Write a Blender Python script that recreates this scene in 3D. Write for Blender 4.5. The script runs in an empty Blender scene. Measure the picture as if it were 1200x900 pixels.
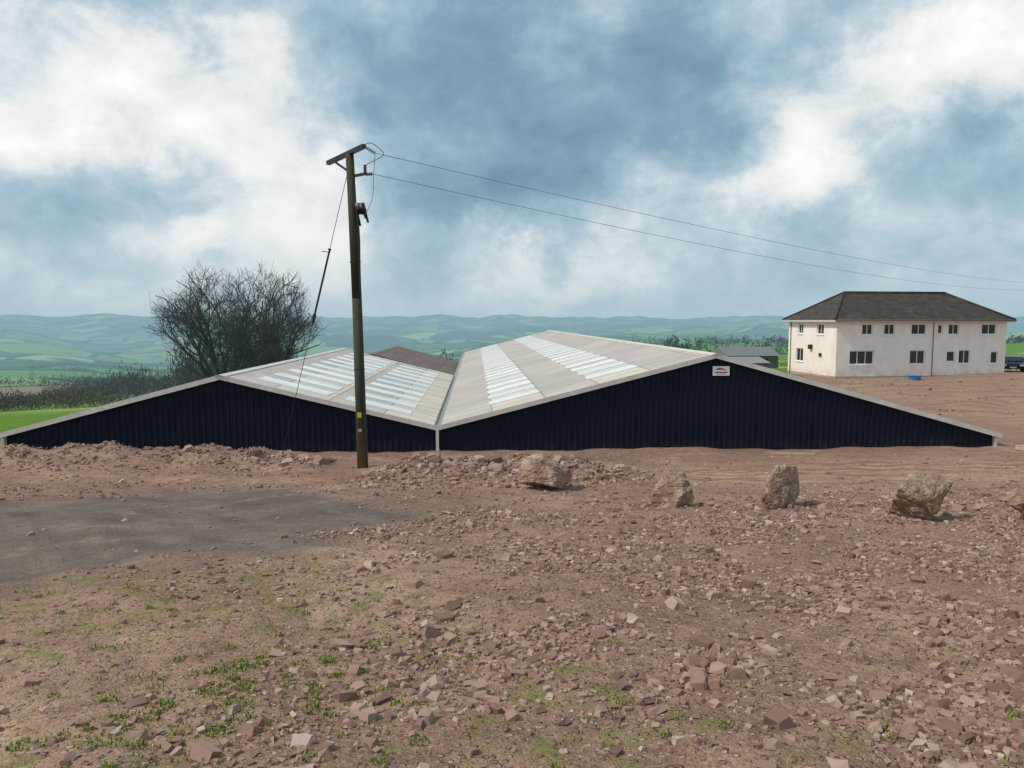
import bpy, math, random
import numpy as np
from mathutils import Vector, Matrix
random.seed(7); rng=np.random.default_rng(11)
S=bpy.context.scene
COL=S.collection
# ------------------------------------------------------------------ helpers
def link(o,parent=None):
    COL.objects.link(o)
    if parent: o.parent=parent
    return o
def empty(name,loc=(0,0,0),rotz=0,parent=None):
    e=bpy.data.objects.new(name,None); e.location=loc; e.rotation_euler=(0,0,rotz); e.empty_display_size=.3
    return link(e,parent)
class B:
    def __init__(s): s.v=[]; s.f=[]; s.m=[]
    def add(s,vs,fs,m=0):
        o=len(s.v); s.v+= [tuple(p) for p in vs]; s.f+=[tuple(i+o for i in f) for f in fs]; s.m+=[m]*len(fs)
    def box(s,a,b,m=0):
        x0,y0,z0=a; x1,y1,z1=b
        s.add([(x0,y0,z0),(x1,y0,z0),(x1,y1,z0),(x0,y1,z0),(x0,y0,z1),(x1,y0,z1),(x1,y1,z1),(x0,y1,z1)],
              [(0,3,2,1),(4,5,6,7),(0,1,5,4),(1,2,6,5),(2,3,7,6),(3,0,4,7)],m)
    def tube(s,p0,p1,r0,r1,n=8,m=0,cap=True):
        p0=Vector(p0);p1=Vector(p1);d=(p1-p0)
        if d.length<1e-6: return
        d.normalize(); a=d.orthogonal().normalized(); b=d.cross(a)
        vs=[]
        for p,r in((p0,r0),(p1,r1)):
            for i in range(n):
                t=2*math.pi*i/n; vs.append(p+a*(r*math.cos(t))+b*(r*math.sin(t)))
        fs=[(i,(i+1)%n,n+(i+1)%n,n+i) for i in range(n)]
        if cap: fs+= [tuple(range(n-1,-1,-1)),tuple(range(n,2*n))]
        s.add(vs,fs,m)
    def obj(s,name,mats,parent=None,smooth=False,loc=None):
        me=bpy.data.meshes.new(name); me.from_pydata(s.v,[],s.f)
        if not isinstance(mats,(list,tuple)): mats=[mats]
        for m in mats: me.materials.append(m)
        if len(mats)>1: me.polygons.foreach_set('material_index',s.m)
        if smooth: me.polygons.foreach_set('use_smooth',[True]*len(s.f))
        me.update()
        o=bpy.data.objects.new(name,me)
        if loc: o.location=loc
        return link(o,parent)
def np_mesh(name,V,F,mats,parent=None,smooth=False):
    me=bpy.data.meshes.new(name); k=F.shape[1]
    me.vertices.add(len(V)); me.vertices.foreach_set('co',V.astype(np.float32).ravel())
    me.loops.add(F.size); me.loops.foreach_set('vertex_index',F.astype(np.int32).ravel())
    me.polygons.add(len(F)); me.polygons.foreach_set('loop_start',np.arange(0,F.size,k,dtype=np.int32))
    me.polygons.foreach_set('loop_total',np.full(len(F),k,dtype=np.int32))
    me.update(calc_edges=True)
    me.polygons.foreach_set('use_smooth',np.full(len(F),smooth,dtype=bool))
    for m in (mats if isinstance(mats,list) else [mats]): me.materials.append(m)
    o=bpy.data.objects.new(name,me); return link(o,parent)
def ss(a,b,x):
    t=np.clip((x-a)/(b-a),0,1); return t*t*(3-2*t)
# ------------------------------------------------------------------ node helper
class N:
    def __init__(s,name):
        s.mat=bpy.data.materials.new(name); s.mat.use_nodes=True; s.t=s.mat.node_tree
        s.t.nodes.clear(); s.out=s.n('ShaderNodeOutputMaterial')
    def n(s,t,**k):
        x=s.t.nodes.new(t)
        for a,b in k.items(): setattr(x,a,b)
        return x
    def l(s,a,b): s.t.links.new(a,b)
    def val(s,sock,v):
        if isinstance(v,bpy.types.NodeSocket): s.l(v,sock)
        else: sock.default_value=v
    def math(s,op,a,b=0.0,c=None,clamp=False):
        x=s.n('ShaderNodeMath',operation=op); x.use_clamp=clamp
        s.val(x.inputs[0],a); s.val(x.inputs[1],b)
        if c is not None: s.val(x.inputs[2],c)
        return x.outputs[0]
    def mix(s,f,a,b,mode='MIX'):
        x=s.n('ShaderNodeMix',data_type='RGBA',blend_type=mode); x.clamp_factor=True
        s.val(x.inputs[0],f)
        for i,v in((6,a),(7,b)):
            if isinstance(v,bpy.types.NodeSocket): s.l(v,x.inputs[i])
            else: x.inputs[i].default_value=(*v,1) if len(v)==3 else v
        return x.outputs[2]
    def noise(s,vec,scale,detail=4,rough=.55,dist=0):
        x=s.n('ShaderNodeTexNoise'); s.l(vec,x.inputs['Vector'])
        x.inputs['Scale'].default_value=scale; x.inputs['Detail'].default_value=detail
        x.inputs['Roughness'].default_value=rough; x.inputs['Distortion'].default_value=dist
        return x.outputs['Fac']
    def vor(s,vec,scale,feature='F1'):
        x=s.n('ShaderNodeTexVoronoi',feature=feature); s.l(vec,x.inputs['Vector']); x.inputs['Scale'].default_value=scale
        return x
    def ramp(s,f,stops,interp='LINEAR'):
        x=s.n('ShaderNodeValToRGB'); s.l(f,x.inputs[0]); e=x.color_ramp.elements; x.color_ramp.interpolation=interp
        while len(e)<len(stops): e.new(.5)
        for i,(p,c) in enumerate(stops):
            e[i].position=p; e[i].color=(*c,1) if not isinstance(c,(int,float)) else (c,c,c,1)
        return x.outputs[0]
    def mr(s,v,a,b,c=0,d=1,smooth=True):
        x=s.n('ShaderNodeMapRange'); x.interpolation_type='SMOOTHSTEP' if smooth else 'LINEAR'
        s.val(x.inputs[0],v)
        for i,q in zip((1,2,3,4),(a,b,c,d)): x.inputs[i].default_value=q
        return x.outputs[0]
    def bump(s,h,strength=.5,dist=.02,nrm=None):
        x=s.n('ShaderNodeBump'); s.l(h,x.inputs['Height']); x.inputs['Strength'].default_value=strength; x.inputs['Distance'].default_value=dist
        if nrm: s.l(nrm,x.inputs['Normal'])
        return x.outputs[0]
    def bsdf(s,col,rough=.8,metal=0,nrm=None,spec=.5):
        x=s.n('ShaderNodeBsdfPrincipled')
        if isinstance(col,bpy.types.NodeSocket): s.l(col,x.inputs['Base Color'])
        else: x.inputs['Base Color'].default_value=(*col,1)
        s.val(x.inputs['Roughness'],rough); x.inputs['Metallic'].default_value=metal
        x.inputs['Specular IOR Level'].default_value=spec
        if nrm: s.l(nrm,x.inputs['Normal'])
        return x.outputs[0]
    def diff(s,col,nrm=None):
        x=s.n('ShaderNodeBsdfDiffuse'); s.l(col,x.inputs[0])
        if nrm: s.l(nrm,x.inputs['Normal'])
        return x.outputs[0]
    def done(s,sh): s.l(sh,s.out.inputs[0]); return s.mat
    def obj(s): return s.n('ShaderNodeTexCoord').outputs['Object']
    def pos(s): return s.n('ShaderNodeNewGeometry').outputs['Position']
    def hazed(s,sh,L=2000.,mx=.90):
        # valley haze painted on as surface emission, growing with distance from the world origin
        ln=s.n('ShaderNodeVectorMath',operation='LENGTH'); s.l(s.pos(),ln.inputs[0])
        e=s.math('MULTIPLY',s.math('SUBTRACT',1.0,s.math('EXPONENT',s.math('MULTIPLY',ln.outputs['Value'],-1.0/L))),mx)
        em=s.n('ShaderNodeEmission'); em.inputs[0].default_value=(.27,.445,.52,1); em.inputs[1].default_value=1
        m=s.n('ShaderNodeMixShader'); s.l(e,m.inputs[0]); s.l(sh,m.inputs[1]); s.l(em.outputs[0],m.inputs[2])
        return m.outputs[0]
def simple(name,col,rough=.7,metal=0,var=.25,scale=3,bump=.0,spec=.5,haze=False):
    m=N(name); v=m.obj(); f=m.noise(v,scale,3)
    c=m.mix(f,[x*(1-var) for x in col],[min(1,x*(1+var)) for x in col])
    nr=m.bump(m.noise(v,scale*6,3),bump,.02) if bump else None
    sh=m.bsdf(c,rough,metal,nr,spec)
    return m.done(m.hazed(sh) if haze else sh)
# ------------------------------------------------------------------ terrain function
def wav(x,y):
    return (np.sin(x*.0041+1.3)*np.cos(y*.0033+.4)+.6*np.sin(x*.0093+y*.0061+2)+.35*np.sin(x*.019-y*.013+.7))
def fine(x,y):
    return (.018*np.sin(x*2.1+y*1.3)+.016*np.sin(x*3.7-y*2.9+1)+.012*np.sin(x*6.1+y*5.3+2)+.03*np.sin(x*.8+1.1*y+.5)+.03*np.sin(-x*.53+.9*y))
def ridge(x,y,x0,x1,yc,sy,h,fade=1.0):
    return h*ss(x0-fade,x0+fade,x)*(1-ss(x1-fade,x1+fade,x))*np.exp(-((y-yc)/sy)**2)
def ground(x,y):
    x=np.asarray(x,float); y=np.asarray(y,float)
    zn=np.interp(y,[-200,-12,0,8,16,20.5,24,28,45,70,120,400],[-1.1,-1.2,-1.6,-2.63,-3.65,-4.22,-4.42,-4.48,-4.7,-5,-6,-12])
    r=np.hypot(x,y); th=np.degrees(np.arctan2(x,y))
    zL=np.interp(r,[0,30,50,150,260,420,1000,2000,3200,4500,6500,9500],[-4.3,-4.5,-6,-15,-25,-36,-72,-92,-84,-50,0,14])
    zR=np.interp(r,[0,60,150,320,520,1000,1800,3000,4500,6500,9500],[-4.4,-5,-8.5,-15,-16,-34,-52,-58,-42,-5,10])
    wl=(1-ss(-12,14,th))*ss(-125,-100,th)
    zf=zL*wl+zR*(1-wl)
    w=ss(28,58,r)*wl+ss(75,120,r)*(1-wl)
    w=np.where(y<0,w*wl,w)
    z=zn*(1-w)+zf*w
    z=z+wav(x,y)*np.interp(r,[0,120,500,1200,2500,5000,9500],[0,0,2.2,7,20,22,12])
    z=z+np.interp(r,[0,2500,5000,9500],[0,0,14,22])*(np.sin(th*.21+r*.0011)+.5*np.sin(th*.53+1-r*.0017)+.3*np.sin(th*1.3+2))
    z=z+7.5*np.exp(-((x-185)/55)**2-((y-235)/60)**2)
    z=z+.35*ss(34,44,x)*np.exp(-((y-66)/14)**2)
    n=1-ss(60,90,r)
    z=z+fine(x,y)*n
    # low windrows of scraped earth on the open yard toward the house
    z=z+.30*ss(20,24,x)*np.exp(-((y-(40+.35*(x-25)+1.2*np.sin(x*.5)))/1.3)**2)+.22*ss(22,26,x)*np.exp(-((y-(33.5+.25*(x-25)+.8*np.sin(x*.7)))/.9)**2)
    lump=1+.14*np.sin(x*1.9+.3)+.14*np.sin(x*4.3+y)+.10*np.sin(x*9.1-y*3)
    z=z+ridge(x,y,-24,-7.2,22.5+.15*np.sin(x*.8),1.05,.44,.9)*lump
    z=z+ridge(x,y,-7.0,-5.4,21.6,.7,.18,.4)*lump
    z=z+ridge(x,y,-3.2,2.9,18.9+.25*np.sin(x*.9),1.15,.44,1.1)*lump
    z=z+ridge(x,y,-1.9,.9,17.3,.7,.18,.6)*lump
    return z
def gz(x,y): return float(ground(x,y))
def noise2(x,y,s=1.0):
    return (np.sin(x*1.3*s+2*np.sin(y*.9*s))+np.sin(y*1.7*s+1.5*np.sin(x*1.1*s+1))+.5*np.sin(3.1*x*s+2.3*y*s)+.5*np.sin(2.7*y*s-3.9*x*s+.5))/3
def greypatch(x,y):
    d=np.sqrt(((x+6.4-.18*(y-11))/5.1)**2+((y-10.9)/5.1)**2)+.17*noise2(x,y,.9)+.09*noise2(x,y,3.3)
    g=1-ss(.72,1.12,d)
    d2=np.sqrt(((x-2.25)/.42)**2+((y-6.25)/.28)**2)+.15*noise2(x,y,4)
    return np.maximum(g,(1-ss(.7,1.05,d2))*.8)
def track(x,y):
    a=ss(2.5,5,x)*np.exp(-((y-(18.6+.12*x))/3.0)**4)
    b=ss(18,23,x)*(1-ss(60,66,y))*ss(22,26,y)
    return np.clip(a+b*.7,0,1)
def dirtmask(x,y):
    r=np.hypot(x,y); nz=1.2*noise2(x,y,.5)
    a=(1-ss(26,30,y+nz*.6))*(1-ss(17.5,19,-x+nz*.3-(y<23)*8.))
    b=ss(5,9,x)*(1-ss(69,73,y+nz))*(1-ss(60,70,x))
    return np.maximum(a,b)*ss(-60,-40,y)
# ------------------------------------------------------------------ materials
def ground_mat():
    m=N('ground_soil'); P=m.pos()
    at=lambda n:(lambda a:a.outputs['Fac'])(m.n('ShaderNodeAttribute',attribute_name=n))
    n1=m.noise(P,.45,5,.6); n2=m.noise(P,3.2,5,.65); n3=m.noise(P,24,2,.6)
    soil=m.ramp(n1,[(.32,(.215,.128,.094)),(.5,(.305,.188,.134)),(.66,(.43,.285,.20))])
    soil=m.mix(m.mr(n2,.40,.72,0,.8),soil,(.155,.092,.074))
    soil=m.mix(m.math('MULTIPLY',m.mr(n3,.45,.7),.45),soil,(.44,.31,.235))
    tr=at('track')
    trc=m.ramp(n2,[(.3,(.25,.155,.11)),(.48,(.39,.25,.17)),(.66,(.54,.37,.255))])
    soil=m.mix(m.math('MULTIPLY',tr,.8),soil,trc)
    mp=m.n('ShaderNodeMapping'); m.l(P,mp.inputs[0]); mp.inputs['Scale'].default_value=(.10,1.5,1); mp.inputs['Rotation'].default_value=(0,0,-.12)
    rutn=m.noise(mp.outputs[0],1.4,4,.6)
    rut=m.mr(rutn,.50,.60)
    soil=m.mix(m.math('MULTIPLY',m.math('MULTIPLY',rut,tr),.75),soil,(.185,.112,.088))
    v1=m.vor(P,21); v2=m.vor(P,52)
    vc=m.n('ShaderNodeSeparateColor'); m.l(v1.outputs['Color'],vc.inputs[0])
    pebc=m.ramp(vc.outputs[0],[(0,(.17,.10,.085)),(.45,(.29,.19,.155)),(.8,(.40,.285,.235)),(1,(.55,.45,.38))])
    pm=m.math('MULTIPLY',m.mr(v1.outputs['Distance'],.46,.30),m.mr(vc.outputs[1],.45,.6))
    pm=m.math('MULTIPLY',pm,m.math('SUBTRACT',1.0,m.math('MULTIPLY',tr,.7)))
    soil=m.mix(m.math('MULTIPLY',pm,.8),soil,pebc)
    vc2=m.n('ShaderNodeSeparateColor'); m.l(v2.outputs['Color'],vc2.inputs[0])
    pebc2=m.ramp(vc2.outputs[0],[(0,(.14,.08,.065)),(.5,(.30,.2,.155)),(1,(.54,.43,.35))])
    pm2=m.math('MULTIPLY',m.mr(v2.outputs['Distance'],.48,.30),.5)
    soil=m.mix(pm2,soil,pebc2)
    g=at('grey')
    g=m.math('MULTIPLY',g,m.mr(m.noise(P,2.1,5,.7),.28,.46,.45,1))
    gc=m.ramp(m.noise(P,1.1,6,.65),[(.3,(.095,.080,.076)),(.52,(.145,.120,.108)),(.72,(.235,.185,.155))])
    gc=m.mix(m.math('MULTIPLY',m.mr(n3,.5,.72),.5),gc,(.24,.19,.16))
    soil=m.mix(m.math('MULTIPLY',g,.93),soil,gc)
    mo=m.math('MULTIPLY',at('moss'),m.mr(m.noise(P,4.5,5,.7),.49,.64))
    soil=m.mix(m.math('MULTIPLY',mo,.75),soil,(.17,.19,.05))
    fv=m.vor(P,.0046); fe=m.vor(P,.0046,'DISTANCE_TO_EDGE')
    fc=m.n('ShaderNodeSeparateColor'); m.l(fv.outputs['Color'],fc.inputs[0])
    fcol=m.ramp(fc.outputs[0],[(0,(.05,.13,.025)),(.22,(.10,.23,.03)),(.42,(.19,.30,.06)),(.6,(.06,.13,.03)),(.72,(.34,.37,.12)),(.86,(.24,.17,.10)),(.93,(.11,.24,.03))],'CONSTANT')
    wood=m.mr(m.noise(P,.0021,3),.53,.56)
    fcol=m.mix(wood,fcol,(.028,.042,.022))
    hed=m.mr(m.math('ADD',fe.outputs['Distance'],m.math('MULTIPLY',m.noise(P,.03,2),.03)),.06,.045)
    far=m.n('ShaderNodeVectorMath',operation='LENGTH'); m.l(P,far.inputs[0])
    hed=m.math('MULTIPLY',hed,m.mr(far.outputs['Value'],180,300))
    fcol=m.mix(m.math('MULTIPLY',hed,.9),fcol,(.020,.032,.018))
    near=m.mix(n1,(.07,.16,.02),(.18,.29,.05))
    near=m.mix(m.math('MULTIPLY',m.mr(m.noise(P,.035,2),.5,.6),m.mr(far.outputs['Value'],80,130)),near,(.36,.38,.13))
    fcol=m.mix(m.mr(far.outputs['Value'],200,330),near,fcol)
    d=m.math('ADD',at('dirt'),m.math('MULTIPLY',m.math('SUBTRACT',n2,.5),.7))
    col=m.mix(m.mr(d,.4,.6),fcol,soil)
    h=m.math('ADD',m.math('MULTIPLY',pm,.55),m.math('ADD',m.math('MULTIPLY',pm2,.25),m.math('ADD',m.math('MULTIPLY',n3,.4),m.math('MULTIPLY',n2,1.6))))
    h=m.math('SUBTRACT',h,m.math('MULTIPLY',m.math('MULTIPLY',rut,tr),1.4))
    h=m.math('MULTIPLY',h,m.math('SUBTRACT',1.0,m.math('MULTIPLY',at('grey'),.7)))
    nr=m.bump(h,1.0,.04)
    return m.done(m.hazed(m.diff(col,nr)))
def stone_mat(name):
    m=N(name); g=m.n('ShaderNodeNewGeometry'); P=g.outputs['Position']
    c=m.ramp(g.outputs['Random Per Island'],[(0,(.14,.083,.070)),(.28,(.23,.145,.122)),(.55,(.315,.205,.175)),(.80,(.38,.265,.22)),(.94,(.46,.35,.29)),(1,(.60,.51,.44))])
    c=m.mix(m.math('MULTIPLY',m.noise(P,18,3),.65),c,(.29,.185,.145))
    return m.done(m.diff(c))
def boulder_mat():
    m=N('boulder_rock'); v=m.obj()
    mp=m.n('ShaderNodeMapping'); m.l(v,mp.inputs[0]); mp.inputs['Scale'].default_value=(1,1,4.0); mp.inputs['Rotation'].default_value=(.35,.25,0)
    st=m.noise(mp.outputs[0],2.4,6,.7,.3)
    c=m.ramp(m.noise(v,2.6,7,.7,.8),[(.32,(.19,.105,.078)),(.44,(.32,.205,.152)),(.55,(.46,.33,.25)),(.68,(.66,.54,.43))])
    c=m.mix(m.mr(st,.50,.68,0,.7),c,(.21,.125,.095))
    c=m.mix(m.mr(m.noise(v,17,4),.56,.72,0,.5),c,(.58,.49,.40))
    h=m.math('ADD',m.noise(v,8,7,.72),m.math('MULTIPLY',st,.7))
    return m.done(m.bsdf(c,.9,0,m.bump(h,.9,.08),.15))
def roof_mat():
    m=N('fibre_cement_roof'); v=m.obj()
    s=m.n('ShaderNodeSeparateXYZ'); m.l(v,s.inputs[0]); X,Y=s.outputs[0],s.outputs[1]
    tier=m.math('FLOOR',m.math('DIVIDE',X,1.83)); sheet=m.math('FLOOR',m.math('DIVIDE',Y,1.05))
    cb=m.n('ShaderNodeCombineXYZ'); m.l(tier,cb.inputs[0]); m.l(sheet,cb.inputs[1])
    wn=m.n('ShaderNodeTexWhiteNoise',noise_dimensions='2D'); m.l(cb.outputs[0],wn.inputs['Vector'])
    par=m.math('PINGPONG',tier,1.0)
    c=m.mix(par,(.50,.43,.39),(.72,.62,.48))
    c=m.mix(m.math('MULTIPLY',wn.outputs['Value'],.42),c,(.38,.35,.32))
    mp=m.n('ShaderNodeMapping'); m.l(v,mp.inputs[0]); mp.inputs['Scale'].default_value=(.25,1.6,1)
    c=m.mix(m.mr(m.noise(mp.outputs[0],1.6,5,.65),.40,.72,0,.6),c,(.34,.315,.285))
    c=m.mix(m.mr(m.noise(v,.22,3),.45,.65,0,.35),c,(.66,.59,.49))
    fx=m.math('FRACT',m.math('DIVIDE',X,1.83)); fy=m.math('FRACT',m.math('DIVIDE',Y,1.05))
    lx=m.mr(fx,.0,.05,1,0); ly=m.mr(fy,.0,.11,1,0)
    c=m.mix(m.math('MULTIPLY',m.math('MAXIMUM',lx,ly),.8),c,(.14,.125,.115))
    w=m.math('SINE',m.math('MULTIPLY',Y,43.0))
    return m.done(m.bsdf(c,.5,0,m.bump(w,.3,.02),.45))
M_ground=ground_mat(); M_stone=stone_mat('gravel_stone'); M_boulder=boulder_mat(); M_roof=roof_mat()
def light_panel():
    m=N('rooflight_grp'); v=m.obj(); s=m.n('ShaderNodeSeparateXYZ'); m.l(v,s.inputs[0])
    cb=m.n('ShaderNodeTexWhiteNoise',noise_dimensions='1D'); m.l(m.math('FLOOR',m.math('DIVIDE',m.math('SUBTRACT',s.outputs[1],1.5),2.1)),cb.inputs['W'])
    c=m.mix(cb.outputs['Value'],(.68,.74,.80),(.93,.94,.94))
    c=m.mix(m.mr(m.noise(v,1.0,4),.45,.7,0,.4),c,(.60,.62,.63))
    w=m.math('SINE',m.math('MULTIPLY',s.outputs[1],43.0))
    return m.done(m.bsdf(c,.25,0,m.bump(w,.3,.02),.9))
M_light=light_panel()
M_trim=simple('pale_grey_trim',(.62,.59,.55),.5)
def clad():
    m=N('navy_cladding'); v=m.obj()
    c=m.mix(m.noise(v,.6,4),(.003,.008,.020),(.006,.013,.031))
    s=m.n('ShaderNodeSeparateXYZ'); m.l(v,s.inputs[0])
    dust=m.math('MULTIPLY',m.mr(s.outputs[2],-3.9,-4.6),m.mr(m.noise(v,2.5,4),.35,.75))
    c=m.mix(m.math('MULTIPLY',dust,.18),c,(.20,.14,.12))
    return m.done(m.bsdf(c,.55,0,None,.2))
M_clad=clad()
M_dark=simple('dark_steel',(.03,.03,.035),.5,.3)
M_white=simple('white_paint',(.82,.82,.80),.5,var=.04)
# ------------------------------------------------------------------ ground mesh (polar sheet out to the horizon)
ang=np.concatenate([np.arange(-46,46,.25),np.arange(46,314,3.0)])
rad=[.0]; r=.6
while r<9800: rad.append(r); r*=1.0185 if r<80 else 1.022
rad=np.array(rad[1:]); A=np.radians(ang)
X=np.outer(rad,np.sin(A)); Y=np.outer(rad,np.cos(A)); Z=ground(X,Y)
V=np.stack([X,Y,Z],-1).reshape(-1,3); na=len(ang); nr_=len(rad)
i=np.arange(nr_-1)[:,None]; j=np.arange(na)[None,:]; j2=(j+1)%na
F=np.stack([i*na+j,i*na+j2,(i+1)*na+j2,(i+1)*na+j],-1).reshape(-1,4)[:,::-1]
g=np_mesh('ground',V,F,M_ground,smooth=True)
me=g.data
for nm,fn in(('grey',greypatch),('dirt',dirtmask),('track',track),('moss',lambda x,y:np.clip((1-ss(6.5,9.5,y))*ss(-.5,.4,noise2(x,y,.8))*(1-ss(-1.2,2.5,x))+.35*(1-ss(3.5,6,y)),0,1))):
    a=me.attributes.new(nm,'FLOAT','POINT'); a.data.foreach_set('value',fn(V[:,0],V[:,1]).astype(np.float32))
cap=B(); n0=V[:na]; cap.add([(0,0,gz(0,0))]+[tuple(p) for p in n0],[(0,1+(k+1)%na,1+k) for k in range(na)])
capo=cap.obj('ground_centre',M_ground); capo.parent=g
a=capo.data.attributes.new('dirt','FLOAT','POINT'); a.data.foreach_set('value',[1.0]*(na+1))
# ------------------------------------------------------------------ gravel
CUBE=np.array([[-1,-1,-1],[1,-1,-1],[1,1,-1],[-1,1,-1],[-1,-1,1],[1,-1,1],[1,1,1],[-1,1,1]],float)*.5
CF=np.array([(0,3,2,1),(4,5,6,7),(0,1,5,4),(1,2,6,5),(2,3,7,6),(3,0,4,7)])
# rounder stone for the bigger pieces: a chamfered, dented block
import bmesh
def chamfer_base():
    bm=bmesh.new(); bmesh.ops.create_cube(bm,size=1)
    bmesh.ops.bevel(bm,geom=list(bm.verts),offset=.24,affect='VERTICES',segments=1,profile=.5)
    bmesh.ops.triangulate(bm,faces=bm.faces[:])
    Vb=np.array([v.co[:] for v in bm.verts]); Fb=np.array([[v.index for v in f.verts] for f in bm.faces]); bm.free(); return Vb,Fb
CHV,CHF=chamfer_base()
def rocks(name,x,y,size,mat,flat=.5,sink=.25,tilt=.5,parent=None,zoff=0,rnd=False):
    n=len(x); BV,BF=(CHV,CHF) if rnd else (CUBE,CF)
    vs=BV[None]+rng.uniform(-.1 if rnd else -.2,.1 if rnd else .2,(n,len(BV),3))
    tp=np.where(BV[:,2]>0,1.,0.)[None,:,None]*(1-rng.uniform(.6,.98,(n,1,1)))
    vs[:,:,:2]*=(1-tp)
    sc=np.stack([size*rng.uniform(.8,1.3,n),size*rng.uniform(.5,1,n),size*flat*rng.uniform(.6,1.3,n)],-1)
    vs=vs*sc[:,None,:]
    yaw=rng.uniform(0,2*np.pi,n); tx=rng.normal(0,tilt,n)
    cy,sy,cx,sx=np.cos(yaw),np.sin(yaw),np.cos(tx),np.sin(tx)
    y1=vs[:,:,1]*cx[:,None]-vs[:,:,2]*sx[:,None]; z1=vs[:,:,1]*sx[:,None]+vs[:,:,2]*cx[:,None]; x1=vs[:,:,0]
    x2=x1*cy[:,None]-y1*sy[:,None]; y2=x1*sy[:,None]+y1*cy[:,None]
    zz=ground(x,y)+sc[:,2]*(.5-sink)+zoff
    V=np.stack([x2+x[:,None],y2+y[:,None],z1+zz[:,None]],-1).reshape(-1,3)
    F=(BF[None]+(np.arange(n)*len(BV))[:,None,None]).reshape(-1,BF.shape[1])
    return np_mesh(name,V,F,mat,parent)
def wedge(n,d0,d1,p=1.0,half=.80):
    u=rng.random(n); d=(d0**(p+1)+(d1**(p+1)-d0**(p+1))*u)**(1/(p+1))
    return rng.uniform(-half,half,n)*(d+.6),d
def density(x,y):
    base=.13+.85*ss(-2.6,1.0,x+.25*(y-6)+1.3*noise2(x,y,.5))*(1-ss(9.5,13.5,y))
    base=base*(.10+1.0*ss(-.45,.5,noise2(x+3,y,1.1)+.55*noise2(x,y+7,3.1)))
    base=base*(1-.95*greypatch(x,y))*(1-.75*track(x,y))
    return np.clip(base,0,1)
GR=empty('gravel')
x,y=wedge(125000,1.9,17,.55); k=rng.random(len(x))<density(x,y); x,y=x[k],y[k]
s=np.exp(rng.normal(np.log(.024),.45,len(x)))*(1+.03*y)
rocks('small_stones',x,y,s,M_stone,.55,.25,.5,GR)
x,y=wedge(6500,2.2,17,.9); k=rng.random(len(x))<density(x,y)*.7; x,y=x[k],y[k]
rocks('larger_stones',x,y,np.exp(rng.normal(np.log(.056),.36,len(x))),M_stone,.6,.30,.4,GR,rnd=True)
x,y=wedge(300,5,17,1.0); k=rng.random(len(x))<density(x,y)*.6; x,y=x[k],y[k]
rocks('cobbles',x,y,np.exp(rng.normal(np.log(.105),.3,len(x))),M_stone,.6,.30,.3,GR,rnd=True)
x=rng.uniform(-20,24,1800); y=rng.uniform(16,24.3,1800)
rocks('yard_stones',x,y,np.exp(rng.normal(np.log(.05),.4,len(x))),M_stone,.5,.3,.35,GR)
x=rng.uniform(19,60,1100); y=rng.uniform(26,62,1100)
rocks('verge_stones',x,y,np.exp(rng.normal(np.log(.09),.45,len(x))),M_stone,.5,.3,.35,GR)
RB=empty('rubble_heap')
def heap(name,n,x0,x1,yc,sy,med,sig,z0=0,rnd=False):
    x=rng.uniform(x0,x1,n); y=rng.normal(yc,sy,n)
    rocks(name,x,y,np.exp(rng.normal(np.log(med),sig,n)),M_stone,.65,.38,.7,RB,z0,rnd)
heap('bank_rubble',2300,-22,-6.8,22.0,.8,.05,.5)
heap('bank_end_blocks',120,-7.9,-5.4,21.7,.55,.14,.5,rnd=True)
heap('heap_rubble',3000,-3.9,3.6,18.5,1.0,.06,.5)
heap('heap_blocks',130,-3.2,3.0,18.3,.9,.15,.4,rnd=True)
heap('heap_front',450,-2.4,2.2,16.9,.6,.065,.45)
heap('line_rubble',520,3.4,12.8,12.6,.6,.07,.5,rnd=True)
# ------------------------------------------------------------------ boulders
from mathutils import noise as mn
def boulder(x,y,w,d,h,seed,rot=0,sink=.08):
    R=random.Random(seed); bm=bmesh.new(); bmesh.ops.create_icosphere(bm,subdivisions=6,radius=1)
    pl=[]
    for _ in range(14):
        n=Vector((R.gauss(0,1),R.gauss(0,1),R.gauss(0,.8))).normalized(); pl.append((n,R.uniform(.45,.80)))
    sv=Vector((seed,0,0)); lay=Vector((.3,.2,1)).normalized()
    for v in bm.verts:
        p=v.co.copy()
        for n,hh in pl:
            q=p.dot(n)
            if q>hh: p-=n*(q-hh)*.97
        t=p.dot(lay)*3.2+mn.noise(p*2+sv)*1.2; step=(t-math.floor(t))
        p+=p.normalized()*(.07*mn.noise(p*2.3+sv)+.05*mn.noise(p*5.5+sv.yxz)+.03*mn.noise(p*13)+.014*mn.noise(p*27)-.028*max(0,1-step*6))
        v.co=p
    xs=[v.co for v in bm.verts]
    a_=[min(c[i] for c in xs) for i in range(3)]; b_=[max(c[i] for c in xs) for i in range(3)]
    for v in bm.verts:
        v.co=Vector(((v.co.x-(a_[0]+b_[0])/2)/(b_[0]-a_[0])*w,(v.co.y-(a_[1]+b_[1])/2)/(b_[1]-a_[1])*d,(v.co.z-a_[2])/(b_[2]-a_[2])*h))
    me=bpy.data.meshes.new('boulder'); bm.to_mesh(me); bm.free(); me.materials.append(M_boulder)
    o=bpy.data.objects.new('boulder',me); o.location=(x,y,gz(x,y)-sink*h); o.rotation_euler=(0,0,rot); link(o)
boulder(.72,15.6,1.20,.9,.80,33)
boulder(2.88,13.2,.82,.75,.78,52)
boulder(4.55,12.5,.70,.7,.82,9)
boulder(6.35,11.3,1.0,.8,.78,45)
boulder(7.85,10.9,.62,.8,.66,14)
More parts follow.
